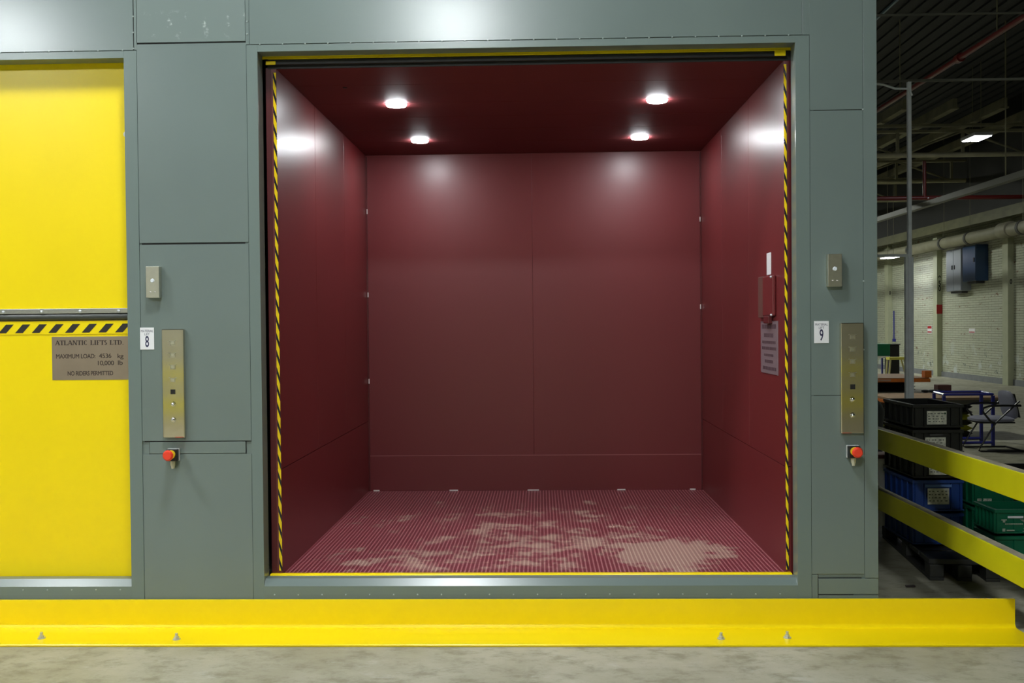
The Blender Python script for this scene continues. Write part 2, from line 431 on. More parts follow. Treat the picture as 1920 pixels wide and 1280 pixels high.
MB().box(CX0-.05, CX1+.05, CY0+.1, CY1+.04, CZ1+.03, CZ1+.05).build('ceiling_backing', maroon_dk, car)
MB().box(CX0-.05, CX1+.05, CY0-.003, CY0+.003, CZ1, CZ1+.05).build('ceiling_header', black_gap, car)
MB().cyl((-1.2, .60, CZ1-.004), (-1.2, .60, CZ1), .014).build('ceiling_plug', black_gap, car)
for x0, x1 in ((-1.5235, -1.506), (1.388, 1.4025)):
    MB().box(x0, x1, CY0-.006, CY0-.002, .297, 3.165).build('hazard_strip', haz, car)
MB().box(-1.572, -1.527, .15, .19, .2, 3.2, .002).build('guide_post', maroon_dk, car)
MB().box(1.404, 1.430, .15, .19, .2, 3.2, .002).build('guide_post', maroon_dk, car)
MB().box(1.436, 1.452, .16, .19, .2, 3.2, .002).build('guide_post', black_gap, car)
for x, wd in ((-1.44, .05), (-.766, .075), (-.075, .10), (.686, .07), (1.30, .05)):
    MB().box(x-wd/2, x+wd/2, CY1-.016, CY1-.006, CZ0, CZ0+.010, .001).build('floor_clip', white_tab, car)
for x, zs in ((CX0+.012, (2.70, 1.98, 1.23)), (CX1-.012, (2.60, 1.85))):
    for z in zs:
        MB().box(x-.004, x+.004, CY1-.02, CY1-.012, z-.02, z+.02).build('wall_clip', white_tab, car)
MB().prism([(.098, .262), (.098, .276), (.108, .282), (.135, .282), (.135, .262)], 'X', -1.57, 1.415).build('threshold_edge', yellow, car, label='yellow threshold edge')
for i in range(17):
    x = -1.42 + i*.17 + random.uniform(-.02, .02)
    MB().box(x, x+random.uniform(.05, .10), .0965, .099, .2625, .2665).build('edge_mark', blackink, car)

lights = []
lab = {(-.95, 1.08): 'round glowing ceiling light, front left in the maroon lift car', (-.95, 2.38): 'round glowing ceiling light, rear left in the maroon lift car',
       (.785, 1.07): 'round glowing ceiling light, front right in the maroon lift car', (.80, 2.38): 'round glowing ceiling light, rear right in the maroon lift car'}
def car_light(x, y, l):
    t = thing('ceiling_light', l, 'light', (x, y, CZ1), 'round lights in the lift car ceiling')
    MB().cyl((x, y, CZ1), (x, y, CZ1-.003), .074, .072, 40).build('trim_ring', puck_rim, t, True)
    MB().cyl((x, y, CZ1-.0025), (x, y, CZ1-.013), .067, .064, 40, ).build('diffuser', puck, t, True)
for (x, y), l in lab.items(): car_light(x, y, l)

# things on the car's right wall
XW = CX1
tag(MB().box(XW-.002, XW, .462, .570, 1.995, 2.128, .0005).build('wall_label', white), 'small white label high on the right wall of the lift car', 'label')
ph = thing('phone_box', 'maroon hinged box with a dark side opening on the right wall of the lift car', 'box', (XW, .5, 1.72))
MB().box(XW-.022, XW-.001, .34, .60, 1.745, 1.985, .006).build('cover', maroon, ph)
MB().box(XW-.020, XW-.001, .60, .735, 1.735, 1.99, .004).build('recess', mat('brown_recess', (.12, .055, .045), .35), ph)
MB().box(XW-.03, XW-.001, .42, .55, 1.70, 1.745, .005).build('latch', maroon_dk, ph)
for z in (1.75, 1.975): MB().sphere((XW-.024, .36, z), .008).build('screw', bolt_m, ph)
cp = thing('notice_plate', 'grey engraved notice plate low on the right wall of the lift car', 'sign', (XW, .5, 1.39))
MB().box(XW-.004, XW, .292, .735, 1.395, 1.714, .001).build('plate', mat('grey_notice_plate', (.24, .18, .20), .45, metal=.3), cp)
def scribble(z, y0, y1, h):
    m = MB(); y = y0
    while y < y1:
        wd = random.uniform(.010, .022)
        m.box(XW-.0052, XW-.004, y, min(y+wd, y1), z-h/2, z+h/2); y += wd + random.uniform(.004, .012)
    m.build('worn_lettering', mat('worn_ink', (.07, .035, .045), .6), cp)
for z, a, b_, h in ((1.682, .33, .70, .026), (1.628, .40, .64, .024), (1.586, .34, .69, .016), (1.549, .33, .70, .018), (1.508, .40, .64, .014), (1.470, .41, .62, .018), (1.428, .33, .68, .020)):
    scribble(z, a, b_, h)

# ------------------------------------------------------------------ door 9: leaf raised above the open car
ud = thing('lift_door', 'raised vertical door leaf with dim yellow bottom edge above the open lift car', 'door', (-.06, .12, 3.2))
MB().box(-1.60, 1.46, .112, .128, 3.240, 4.6).build('door_leaf', yellow, ud)
MB().box(-1.548, 1.36, .106, .131, 3.235, 3.240, .001).build('bottom_edge', yellow, ud)
MB().box(-1.56, 1.40, .104, .126, 3.204, 3.232, .003).build('rubber_seal', black_gap, ud)
MB().box(1.33, 1.392, .099, .1035, 3.205, 3.238, .003).build('corner_block', yellow, ud)
MB().box(-1.556, -1.50, .099, .1035, 3.203, 3.224, .003).build('corner_block', yellow, ud)

# ------------------------------------------------------------------ door 8: closed bi-parting yellow door
D8 = .105
d8 = thing('lift_door', 'closed yellow two-leaf lift door with a black and yellow hazard band', 'door', (-3.7, D8, .25))
MB().box(-5.15, -2.345, D8, D8+.05, 1.822, 3.5, .003).build('upper_leaf', yellow, d8)
MB().box(-5.15, -2.345, D8, D8+.05, .26, 1.745, .003).build('lower_leaf', yellow, d8)
MB().box(-5.15, -2.345, D8-.004, D8+.001, 1.675, 1.752, .001).build('hazard_band', yellow, d8)
m = MB()
for i in range(28):
    x = -2.418 - i*.0975 + .012
    m.prism([(x-.045, 1.684), (x+.0, 1.684), (x+.045, 1.734), (x, 1.734)], 'Y', D8-.0052, D8-.0038)
m.build('hazard_stripes', blackink, d8)
MB().box(-5.15, -2.346, D8-.018, D8+.04, 1.795, 1.823, .002).build('edge_bar', alu, d8)
MB().cyl((-5.15, D8+.004, 1.776), (-2.346, D8+.004, 1.776), .021, n=16).build('rubber_seal', rubber, d8, True)
MB().box(-5.15, -2.346, D8, D8+.04, 1.744, 1.796).build('seal_backing', black_gap, d8)
for i in range(12):
    x = -2.423 - .2245*i
    MB().sphere((x, D8-.018, 1.805), .0105, (1, .6, 1)).build('bolt', bolt_m, d8, True)
MB().sphere((-2.371, D8-.004, 2.82), .014, (1, .5, 1.2)).build('door_glint', white, d8, True)  # white blob standing in for a bright highlight at the door edge

ls = thing('load_sign', 'bronze coloured load limit plate on the yellow lift door', 'sign', (-2.6, D8, 1.41))
SX0, SZ0, SZ1 = -2.823, 1.411, 1.661
MB().box(SX0, -2.347, D8-.0022, D8-.0002, SZ0, SZ1, .0005).build('plate', plate_m, ls)
yt = D8-.0026
def serif(txt, x, z, h, wtot):
    """thick and thin roman capitals with bracket serifs, built as one mesh"""
    th, tn = .24*h, .09*h
    G = {}
    def V(x0, w, z0=0., z1=h, s=1): return [('q', x0, z0, w, z1-z0)] + ([('q', x0-.07*h, z0, w+.14*h, tn), ('q', x0-.07*h, z1-tn, w+.14*h, tn)] if s else [])
    def D(xa, za, xb, zb, w): return [('d', xa, za, xb, zb, w)]
    G['A'] = (.95*h, D(.08*h, 0, .42*h, h, tn*1.3) + D(.36*h, h, .76*h, 0, th) + [('q', .2*h, .3*h, .42*h, tn), ('q', 0, 0, .24*h, tn), ('q', .6*h, 0, .34*h, tn)])
    G['T'] = (.80*h, V(.30*h, th) + [('q', 0, h-tn, .78*h, tn), ('q', 0, h-.25*h, tn, .25*h), ('q', .72*h, h-.25*h, tn, .25*h)])
    G['L'] = (.78*h, V(.10*h, th) + [('q', .1*h, 0, .62*h, tn), ('q', .67*h, 0, tn, .3*h)])
    G['N'] = (.98*h, V(.12*h, tn*1.2) + D(.12*h, h, .68*h, 0, th) + V(.80*h, tn*1.2, s=0) + [('q', .72*h, h-tn, .22*h, tn)])
    G['I'] = (.46*h, V(.12*h, th))
    G['F'] = (.76*h, V(.10*h, th) + [('q', .1*h, h-tn, .6*h, tn), ('q', .65*h, h-.28*h, tn, .28*h), ('q', .25*h, .48*h, .25*h, tn)])
    G['C'] = (.92*h, [('a', .44*h, .5*h, .38*h, .5*h, 40, 320)])
    G['D'] = (.98*h, V(.10*h, th) + [('a', .42*h, .5*h, .46*h, .5*h, -90, 90)])
    G['S'] = (.66*h, [('a', .30*h, .73*h, .24*h, .27*h, 20, 270), ('a', .30*h, .27*h, .26*h, .27*h, -160, 90)])
    G['.'] = (.3*h, [('q', .05*h, 0, .15*h, .15*h)])
    G[' '] = (.42*h, [])
    total = sum(G[c][0] for c in txt); k = wtot/total; m = MB(); cx = x
    y0, y1 = yt-.0003, yt+.0004
    for c in txt:
        for st in G[c][1]:
            if st[0] == 'q':
                _, a, b_, w_, h_ = st; m.box(cx+a*k, cx+(a+w_)*k, y0, y1, z+b_, z+b_+h_)
            elif st[0] == 'd':
                _, xa, za, xb, zb, w_ = st
                m.prism([(cx+xa*k, z+za), (cx+(xa+w_)*k, z+za), (cx+(xb+w_)*k, z+zb), (cx+xb*k, z+zb)], 'Y', y0, y1)
            else:
                _, ax, az, rx, rz, t0, t1 = st; nseg = 14
                for i in range(nseg):
                    a0 = math.radians(t0+(t1-t0)*i/nseg); a1 = math.radians(t0+(t1-t0)*(i+1)/nseg)
                    def pt(a, o_):
                        wv = tn + (th-tn)*abs(math.cos(a)); q = 0 if o_ else wv
                        return (cx+(ax+(rx-q)*math.cos(a))*k, z+az+(rz-(0 if o_ else tn*1.2))*math.sin(a))
                    m.prism([pt(a0, 1), pt(a1, 1), pt(a1, 0), pt(a0, 0)], 'Y', y0, y1)
        cx += G[c][0]*k
    m.build('lettering', plate_ink, ls)
serif('ATLANTIC LIFTS LTD.', SX0+.019, 1.612, .0275, .402)
def fit(t, x, zc, wd, cap):
    o = text_mesh(t, 1., Matrix.Identity(4), plate_ink, 'lettering', ls, 1., 'LEFT', .0, .95)
    vs = o.data.vertices; x0 = min(v.co.x for v in vs); x1 = max(v.co.x for v in vs)
    k = cap/.73; sx = wd/(x1-x0)
    for v in vs: v.co = Vector((x+(v.co.x-x0)*sx, yt, zc+v.co.y*k))
    c = o.copy(); c.data = o.data.copy(); COL.objects.link(c)
    bpy.data.objects.remove(c)
    bm = bmesh.new(); bm.from_mesh(o.data)
    g = bmesh.ops.duplicate(bm, geom=bm.faces[:])
    for v in [q for q in g['geom'] if isinstance(q, bmesh.types.BMVert)]: v.co.x += .0012; v.co.y -= .0001
    g = bmesh.ops.duplicate(bm, geom=bm.faces[:])
    for v in [q for q in g['geom'] if isinstance(q, bmesh.types.BMVert)]: v.co.z += .0009; v.co.y -= .0002
    bm.to_mesh(o.data); bm.free()
fit('MAXIMUM LOAD:', -2.799, 1.546, .229, .0255)
fit('4536', -2.548, 1.547, .071, .0265); fit('kg', -2.440, 1.546, .034, .0265)
fit('10,000', -2.555, 1.506, .093, .0265); fit('lb', -2.438, 1.507, .027, .0265)
fit('NO RIDERS PERMITTED', -2.733, 1.447, .265, .0255)

# ------------------------------------------------------------------ call stations, signal boxes, signs, emergency stops
def station(x0, x1, z0, z1, bx, lab):
    t = thing('call_station', lab, 'control panel', ((x0+x1)/2, 0, z0), 'call stations beside the lift doors')
    MB().box(x0, x1, -.028, -.001, z0, z1, .004).build('face_plate', steel, t)
    y = -.0282
    for z in (1.621, 1.553, 1.486, 1.413):
        m = MB()
        for s in (-1, 1):
            m.box(bx+s*.013-.0015, bx+s*.013+.0015, y-.002, y, z-.013, z+.013)
            m.box(bx-.013, bx+.013, y-.002, y, z+s*.011-.0015, z+s*.011+.0015)
            m.box(bx+s*.013-.003+s*.006, bx+s*.013+.003+s*.006, y-.002, y, z+.011, z+.0145)
        b = m.build('push_button', steel_box, t)
        MB().box(bx-.009, bx+.009, y-.0016, y, z-.008, z+.008, .001).build('button_cap', steel_box, b)
    MB().box(bx-.0135, bx+.0135, y-.001, y+.001, 1.333, 1.360).build('display', black, t)
    for z in (1.276, 1.189):
        k = MB().cyl((bx, y+.001, z), (bx, y-.006, z), .016, .014, 24, ).build('key_switch', chrome, t, True)
        MB().sphere((bx, y-.006, z), .011, (1, .6, 1)).build('key_cap', chrome, k, True)
station(-2.132, -2.007, 1.088, 1.699, -2.071, 'tall stainless call station right of the sign numbered 8')
station(1.655, 1.780, 1.089, 1.700, 1.719, 'tall stainless call station right of the sign numbered 9')
def sigbox(x0, x1, z0, z1, lab):
    t = thing('signal_box', lab, 'box', ((x0+x1)/2, 0, z0), 'small stainless boxes above the call stations')
    MB().box(x0, x1, -.040, -.001, z0, z1, .002).build('housing', steel_box, t)
    xc = (x0+x1)/2; zc = z0+(z1-z0)*.54
    MB().cyl((xc, -.040, zc), (xc, -.046, zc), .012, .009, 20).build('lens', mat('pale_lens', (.75, .8, .85), .2), t, True)
    for s in (-.013, .013): MB().sphere((xc+s, -.040, z0+.033), .004, (1.4, .6, .8)).build('screw', white_tab, t, True)
sigbox(-2.212, -2.136, 1.876, 2.052, 'small stainless signal box above the sign numbered 8')
sigbox(1.583, 1.660, 1.900, 2.079, 'small stainless signal box above the sign numbered 9')
def numsign(x0, x1, z0, z1, d, lab):
    t = thing('lift_sign', lab, 'sign', ((x0+x1)/2, 0, z0), 'white lift number signs')
    MB().box(x0, x1, -.003, -.0002, z0, z1, .001).build('sign_plate', white, t)
    xc = (x0+x1)/2; h = z1-z0
    text_mesh('MATERIAL', .0185, faceY(xc, -.0032, z1-.020), ink, 'lettering', t, .84, thick=.0002)
    text_mesh('LIFT', .0185, faceY(xc, -.0032, z1-.038), ink, 'lettering', t, .9, thick=.0002)
    text_mesh(d, .088, faceY(xc, -.0032, z0+.042), ink, 'number', t, .52, thick=.0002, bold=.0012)
numsign(-2.264, -2.184, 1.585, 1.709, '8', 'white MATERIAL LIFT sign with the number 8')
numsign(1.516, 1.597, 1.588, 1.711, '9', 'white MATERIAL LIFT sign with the number 9')
def estop(xc, zc, s, lab):
    t = thing('emergency_stop', lab, 'button', (xc, 0, zc), 'red emergency stop buttons')
    MB().box(xc-.034, xc+.034, -.018, -.001, zc-.036, zc+.034, .003).build('back_box', mat('pale_grey_box', (.42, .43, .42), .5), t)
    MB().box(xc-.032, xc+.032, -.050, -.018, zc-.034, zc+.032, .004).build('front_box', black, t)
    MB().cyl((xc, -.050, zc+.004), (xc, -.060, zc+.004), .024, n=28).build('collar', yel_k, t, True)
    MB().cyl((xc, -.060, zc+.004), (xc, -.088, zc+.004), .013, n=20).build('stem', red_k, t, True)
    k = MB().cyl((xc, -.080, zc+.004), (xc, -.100, zc+.004), .023, .030, 28)
    k.cyl((xc, -.100, zc+.004), (xc, -.112, zc+.004), .030, .022, 28).build('mushroom_head', red_k, t, True)
    MB().cyl((xc, -.026, zc-.034), (xc, -.026, zc-.062), .015, .013, 6).build('cable_gland', cream, t)
    MB().cyl((xc, -.026, zc-.062), (xc, -.026, zc-.078), .011, .008, 12).build('gland_nut', cream, t)
estop(-2.078, .992, 1, 'red emergency stop button below the call station beside the yellow door')
estop(1.722, .988, 1, 'red emergency stop button below the call station right of the open lift')

# ------------------------------------------------------------------ kerb angle
kb = thing('kerb_guard', 'long yellow steel angle kerb bolted to the floor before the lifts', 'kerb', (-1.7, -.17, 0))
prof = [(-.012, .17), (-.030, .17), (-.030, .036)]
for i in range(1, 7):
    a = i/6*PI/2; prof.append((-.030-.022*(1-math.cos(a)), .036-.022*math.sin(a)))
prof += [(-.325, .014), (-.329, .010), (-.327, .001), (-.012, .001)]
MB().prism(prof, 'X', -6.2, 2.600).build('angle_bar', yellow, kb)
MB().prism([(-.327, .0), (-.327, .008), (-.012, .008), (-.012, 0)], 'X', 2.600, 2.604).build('end_edge', blackink, kb)
for x, y in ((-4.1, -.225), (-2.746, -.221), (-1.992, -.24), (.952, -.232), (1.308, -.215)):
    b = MB().cyl((x, y, .014), (x, y, .018), .021, n=20).build('anchor_bolt', bolt_m, kb, True)
    MB().cyl((x, y, .018), (x, y, .030), .014, n=6).build('hex_nut', bolt_m, b)
    MB().cyl((x, y, .030), (x, y, .048), .008, n=12).build('threaded_stud', bolt_m, b, True)
tag(MB().box(2.60, 2.68, -.60, -.42, .0, .003).build('floor_marking', line_y), 'short worn yellow paint mark on the floor beyond the kerb end', 'floor marking')

# ------------------------------------------------------------------ guard rails at the right
gr = thing('guard_rail', 'two-rail yellow guard barrier running back beside the lift', 'guard rail', (2.48, 1.5, 0))
for z0, z1 in ((.775, .925), (.335, .483)):
    MB().box(2.45, 2.51, -1.3, 6.2, z0, z1, .006).build('rail', yellow_rail, gr)
    MB().box(2.454, 2.508, -1.298, 6.19, z1-.001, z1+.0015).build('dusty_top', dust_top, gr, label='dusty brown top face')
for y in (-1.2, 6.1): MB().box(2.515, 2.62, y-.05, y+.05, 0, 1.0, .006).build('post', yellow_rail, gr)
g2 = thing('guard_rail', 'yellow guard barrier on the hall floor behind the photographer', 'guard rail', (-1, -9, 0))
for z0, z1 in ((.45, .66), (.95, 1.10)): MB().box(-9, 6, -9.06, -9.0, z0, z1, .006).build('rail', yellow_rail, g2)
for x in (-8, -4.5, -1, 2.5, 5.5): MB().box(x-.05, x+.05, -9.16, -9.065, 0, 1.1, .006).build('post', yellow_rail, g2)

# ------------------------------------------------------------------ crates, pallets
def crate(name, x0, x1, y0, y1, z0, z1, m, lab, cat='crate', group=None, rim=.018):
    t = thing(name, lab, cat, ((x0+x1)/2, (y0+y1)/2, z0), group)
    w_ = .012; g = .003; zt = z1-.001
    z0 = z0+.0005
    x0i, x1i, y0i, y1i = x0+rim, x1-rim, y0+rim, y1-rim
    b = MB()
    b.box(x0i, x1i, y0i, y1i, z0, z0+.012)
    b.box(x0i, x1i, y0i, y0i+.006, z0, zt); b.box(x0i, x1i, y1i-.006, y1i, z0, zt)
    b.box(x0i, x0i+.006, y0i, y1i, z0, zt); b.box(x1i-.006, x1i, y0i, y1i, z0, zt)
    n = 5
    for i in range(n+1):      # moulded ribs
        x = x0i + (x1i-x0i-.008)*i/n; y = y0i + (y1i-y0i-.008)*i/n
        if i in (0, 1, n-1, n): b.box(x, x+.008, y0+.004, y0i, z0+.02, zt)
        b.box(x, x+.008, y1i, y1-.004, z0+.02, zt)
        b.box(x0+.004, x0i, y, y+.008, z0+.02, zt); b.box(x1i, x1-.004, y, y+.008, z0+.02, zt)
    b.build('body', m, t)
    r = MB()
    for a in ((x0, x1, y0, y0+rim), (x0, x1, y1-rim, y1), (x0, x0+rim, y0+rim, y1-rim), (x1-rim, x1, y0+rim, y1-rim)):
        r.box(a[0], a[1], a[2], a[3], zt-.022, zt, .002)
        r.box(a[0], a[1], a[2], a[3], z0+.018, z0+.026)
    r.build('rim', m, t)
    return t
def label_on(t, x0, x1, z0, z1, y, m=sheet_label, bars=True):
    MB().box(x0, x1, y-.002, y-.0002, z0, z1).build('paper_label', m, t)
    if bars:
        b = MB(); W = x1-x0; H = z1-z0
        for i in range(4):
            z = z1 - H*(.18+.2*i); xx = x0+W*.06
            while xx < x0+W*.9:
                ww = random.uniform(.006, .02); b.box(xx, min(xx+ww, x0+W*.94), y-.0026, y-.002, z-H*.04, z+H*.04); xx += ww+random.uniform(.004, .02)
        b.build('faded_print', mat('faded_print', (.16, .17, .14), .7), t)
def slot(t, x0, x1, z0, z1, y, m):
    MB().box(x0, x1, y-.003, y-.0002, z0, z1, .001).build('hand_grip', m, t)

# pallet under the stack, turned a little
A = math.radians(-6.); PX, PY = 2.545, 1.03
pm = Matrix.Translation((PX, PY, 0)) @ Matrix.Rotation(A, 4, 'Z')
pl = thing('pallet', 'black plastic pallet under the stack of black and blue crates', 'pallet', (2.7, 1.7, 0))
m = MB()
for i in range(5): m.box(0, .44, .02+i*.262, .02+i*.262+.235, .105, .14, .004, pm)
for x in (0, .175, .35): m.box(x, x+.09, 0, 1.33, .0, .022, .004, pm)
m.build('deck', pallet_m, pl)
for x in (.0, .175, .35):
    for y in (0., .60, 1.21):
        MB().box(x, x+.09, y, y+.13, .022, .105, .006, pm).build('block', pallet_m, pl)
p2 = thing('pallet', 'black pallet under the green crates beside the guard rail', 'pallet', (3.5, 1.5, 0))
m = MB()
for i in range(6): m.box(3.13, 4.17, 1.00+i*.20, 1.17+i*.20, .11, .14, .003)
for x in (3.13, 3.60, 4.07): m.box(x, x+.10, 1.00, 2.17, .0, .022, .003)
m.build('deck', pallet_m, p2)
for x in (3.13, 3.60, 4.07):
    for y in (1.00, 1.52, 2.04): MB().box(x, x+.10, y, y+.13, .022, .11, .004).build('block', pallet_m, p2)

SXa, SXb, SYa, SYb = 2.574, 2.925, 1.40, 2.00
zs = [.140, .372, .604, .779, .953, 1.128]
G = 'crates stacked on the left pallet'
c = crate('storage_crate', SXa, SXb, SYa, SYb, zs[0], zs[1], navy_crate, 'dark blue crate at the bottom of the crate stack', group=G)
label_on(c, 2.70, 2.78, .20, .24, SYa+.018)
c = crate('storage_crate', SXa, SXb, SYa, SYb, zs[1], zs[2], navy_crate, 'blue crate with white paper label under three black crates', group=G)
label_on(c, 2.675, 2.822, .435, .545, SYa+.004); slot(c, 2.66, 2.84, .553, .572, SYa+.005, mat('pale_blue_grip', (.10, .2, .5), .4))
c = crate('storage_crate', SXa, SXb, SYa, SYb, zs[2], zs[3], black_crate, 'black crate directly on top of the blue crate', group=G)
label_on(c, 2.685, 2.835, .640, .735, SYa+.004)
c = crate('storage_crate', SXa, SXb, SYa, SYb, zs[3], zs[4], black_crate, 'black crate second from the top of the stack', group=G)
label_on(c, 2.66, 2.80, .800, .900, SYa+.004); slot(c, 2.69, 2.78, .910, .925, SYa+.005, mat('dark_grip', (.06, .06, .06), .25))
c = crate('storage_crate', SXa, SXb, SYa, SYb, zs[4], zs[5], black_crate, 'open black crate topmost on the stack with a torn label', group=G)
label_on(c, 2.672, 2.806, .990, 1.082, SYa+.004)
MB().cyl((2.795, SYa+.0015, 1.066), (2.795, SYa+.0008, 1.066), .007, n=16).build('green_dot', mat('green_dot', (.01, .06, .02), .5), c)

G = 'green crates beside the guard rail'
c = crate('storage_crate', 2.945, 3.545, .985, 1.305, .1405, .300, green_crate, 'green crate under the green crate with white printing', group=G)
c.name = 'storage_crate'
c = crate('storage_crate', 2.945, 3.545, .985, 1.305, .301, .475, green_crate, 'open green crate with worn white printing, beside the lower rail', group=G)
slot(c, 3.03, 3.13, .418, .432, .986, white)
m = MB()
for k in range(4): m.prism([(3.185+k*.012, .432), (3.192+k*.012, .432), (3.232, .395-k*.006), (3.232, .402-k*.006)], 'Y', .9865, .9885)
m.prism([(3.205, .375), (3.232, .362), (3.232, .350), (3.222, .352)], 'Y', .9865, .9885)
for x0, x1, z0, z1 in ((3.065, 3.10, .425, .432), (3.075, 3.09, .412, .425), (3.072, 3.09, .352, .372), (3.10, 3.15, .356, .364), (3.20, 3.225, .352, .356)): m.box(x0, x1, .9865, .9885, z0, z1)
for i in range(9): m.box(3.09+i*.013, 3.099+i*.013, .9865, .9885, .398, .406)
bmesh.ops.translate(m.bm, vec=(-.075, 0, -.022), verts=m.bm.verts[:])
m.build('worn_print', mat('worn_white_print', (.38, .45, .36), .6), c)
for zz0, zz1, l in ((.1405, .385, 'green crate behind, lower of its pair'), (.386, .640, 'green crate with small white label behind the printed one')):
    c = crate('storage_crate', 3.045, 3.345, 1.55, 2.10, zz0, zz1, green_crate, l, group=G)
label_on(c, 3.085, 3.185, .408, .445, 1.565)
c = crate('storage_crate', 3.37, 3.77, 1.55, 2.10, .1405, .62, black_crate, 'tall black crate beside the rear green crates', group='black crates on the right pallet')

wb = thing('plastic_drum', 'off-white plastic drum behind the crate stack next to the lift wall', 'drum', (2.62, 2.22, .14))
MB().cyl((2.62, 2.2, .142), (2.62, 2.2, .66), .095, n=28, bev=.01).build('body', mat('off_white_plastic', (.85, .82, .76), .5), wb, True)
MB().cyl((2.62, 2.2, .66), (2.62, 2.2, .69), .098, n=28, bev=.006).build('lid', mat('red_brown_lid', (.18, .04, .03), .5), wb, True)
bn = thing('waste_bin', 'dark grey rounded bin behind the black crates', 'bin', (2.72, 3.1, 0))
MB().cyl((2.74, 3.1, .0), (2.74, 3.1, .92), .17, .205, 32).build('body', mat('slate_plastic', (.035, .04, .05), .5), bn, True)
MB().sphere((2.74, 3.1, .92), .21, (1, 1, .8), 24).build('domed_lid', mat('slate_plastic', (.035, .04, .05), .5), bn, True)
tag(MB().box(2.33, 2.39, .86, .885, .0, .012, .003).build('metal_offcut', mat('dark_scrap', (.04, .03, .03), .5)), 'small dark metal offcut on the floor before the pallet', 'scrap')

# ------------------------------------------------------------------ strut frame
sf = thing('strut_frame', 'tall galvanised strut frame standing behind the crates', 'frame', (3.29, 3.4, 0))
MB().box(3.272, 3.302, 3.38, 3.42, 0, 3.83, .002).build('upright', galv, sf)
MB().box(3.246, 3.270, 3.38, 3.42, 0, 2.28, .002).build('upright', galv, sf)
MB().box(3.304, 3.318, 3.385, 3.415, 0, 2.28, .002).build('channel_lip', galv, sf)
MB().box(1.95, 3.271, 3.385, 3.415, 2.281, 2.305, .002).build('cross_bar', galv, sf)
MB().box(1.95, 5.5, 3.385, 3.415, 3.83, 3.850, .002).build('top_bar', mat('dark_conduit', (.09, .09, .07), .6), sf)
MB().box(1.95, 1.98, 3.38, 3.42, 0, 3.83, .002).build('upright', galv, sf)
MB().box(5.47, 5.5, 3.38, 3.42, 0, 3.83, .002).build('upright', galv, sf)
MB().box(3.20, 3.37, 3.33, 3.47, 0, .008).build('foot_plate', galv, sf)
tag(MB().tube([(3.30, 3.36, 3.70), (3.27, 3.36, 3.76), (3.15, 3.36, 3.765), (3.05, 3.36, 3.80), (2.9, 3.36, 3.82)], .010).build('electrical_conduit', galv, None, True), 'bent grey conduit at the top of the strut frame', 'conduit')

# ------------------------------------------------------------------ scissor lift tables with bellows
def bellows(x0, x1, y0, y1, z0, z1, nf, amp, t, mats):
    h = (z1-z0)/nf
    for k, m_ in enumerate(mats):
        m = MB(); cnt = 0
        for i in range(nf):
            if mats_idx(i, nf, len(mats)) != k: continue
            za = z0+i*h; cnt += 1
            b = bmesh.new(); rings = []
            for z, a in ((za, 0), (za+h/2, amp), (za+h, 0)):
                rings.append([b.verts.new(p) for p in ((x0-a, y0-a, z), (x1+a, y0-a, z), (x1+a, y1+a, z), (x0-a, y1+a, z))])
            for r, q in zip(rings, rings[1:]):
                for j in range(4): b.faces.new((r[j], r[(j+1) % 4], q[(j+1) % 4], q[j]))
            b.faces.new(rings[0][::-1]); b.faces.new(rings[-1]); m._add(b)
        if cnt: m.build('bellows', m_, t)
def mats_idx(i, nf, k): return 1 if (k > 1 and i in (1, 3)) else 0
bl = mat('black_bellows', (.02, .02, .02), .5); by = mat('yellow_bellows', (.42, .42, .02), .5)
lt = thing('lift_table', 'tan topped lift table with orange edge and black and yellow bellows', 'lift table', (5.9, 9.6, 0))
MB().box(5.05, 6.78, 9.02, 10.05, .565, .60, .004).build('platform', tan, lt)
MB().box(5.04, 5.30, 9.01, 10.06, .52, .564, .004).build('edge_rail', orange, lt)
MB().box(5.30, 6.80, 9.01, 10.06, .50, .564, .004).build('edge_rail', mat('olive_edge', (.09, .085, .055), .5), lt)
MB().box(6.72, 6.80, 9.06, 9.16, .601, .67, .004).build('end_stop', mat('olive_edge', (.09, .085, .055), .5), lt)
bellows(5.25, 6.22, 9.15, 9.90, .03, .50, 6, .06, lt, (bl, by))
MB().box(5.2, 6.25, 9.12, 9.93, 0, .03).build('base', black, lt)
lt = thing('lift_table', 'orange edged lift table with black bellows in front of the brick wall', 'lift table', (8.3, 19.4, 0))
MB().box(6.4, 9.32, 18.6, 20.6, .345, .365, .003).build('platform', tan, lt)
MB().box(6.38, 9.34, 18.58, 20.62, .26, .344, .005).build('edge_rail', orange, lt)
MB().box(9.20, 9.36, 18.56, 18.76, .366, .53, .005).build('end_stop', orange, lt)
MB().box(8.0, 8.4, 18.572, 18.579, .285, .33).build('maker_label', mat('faded_orange_label', (.45, .28, .20), .6), lt)
bellows(6.7, 8.98, 19.0, 20.2, .02, .26, 3, .12, lt, (bl,))
MB().box(6.7, 9.0, 18.98, 20.25, 0, .02).build('base', black, lt)

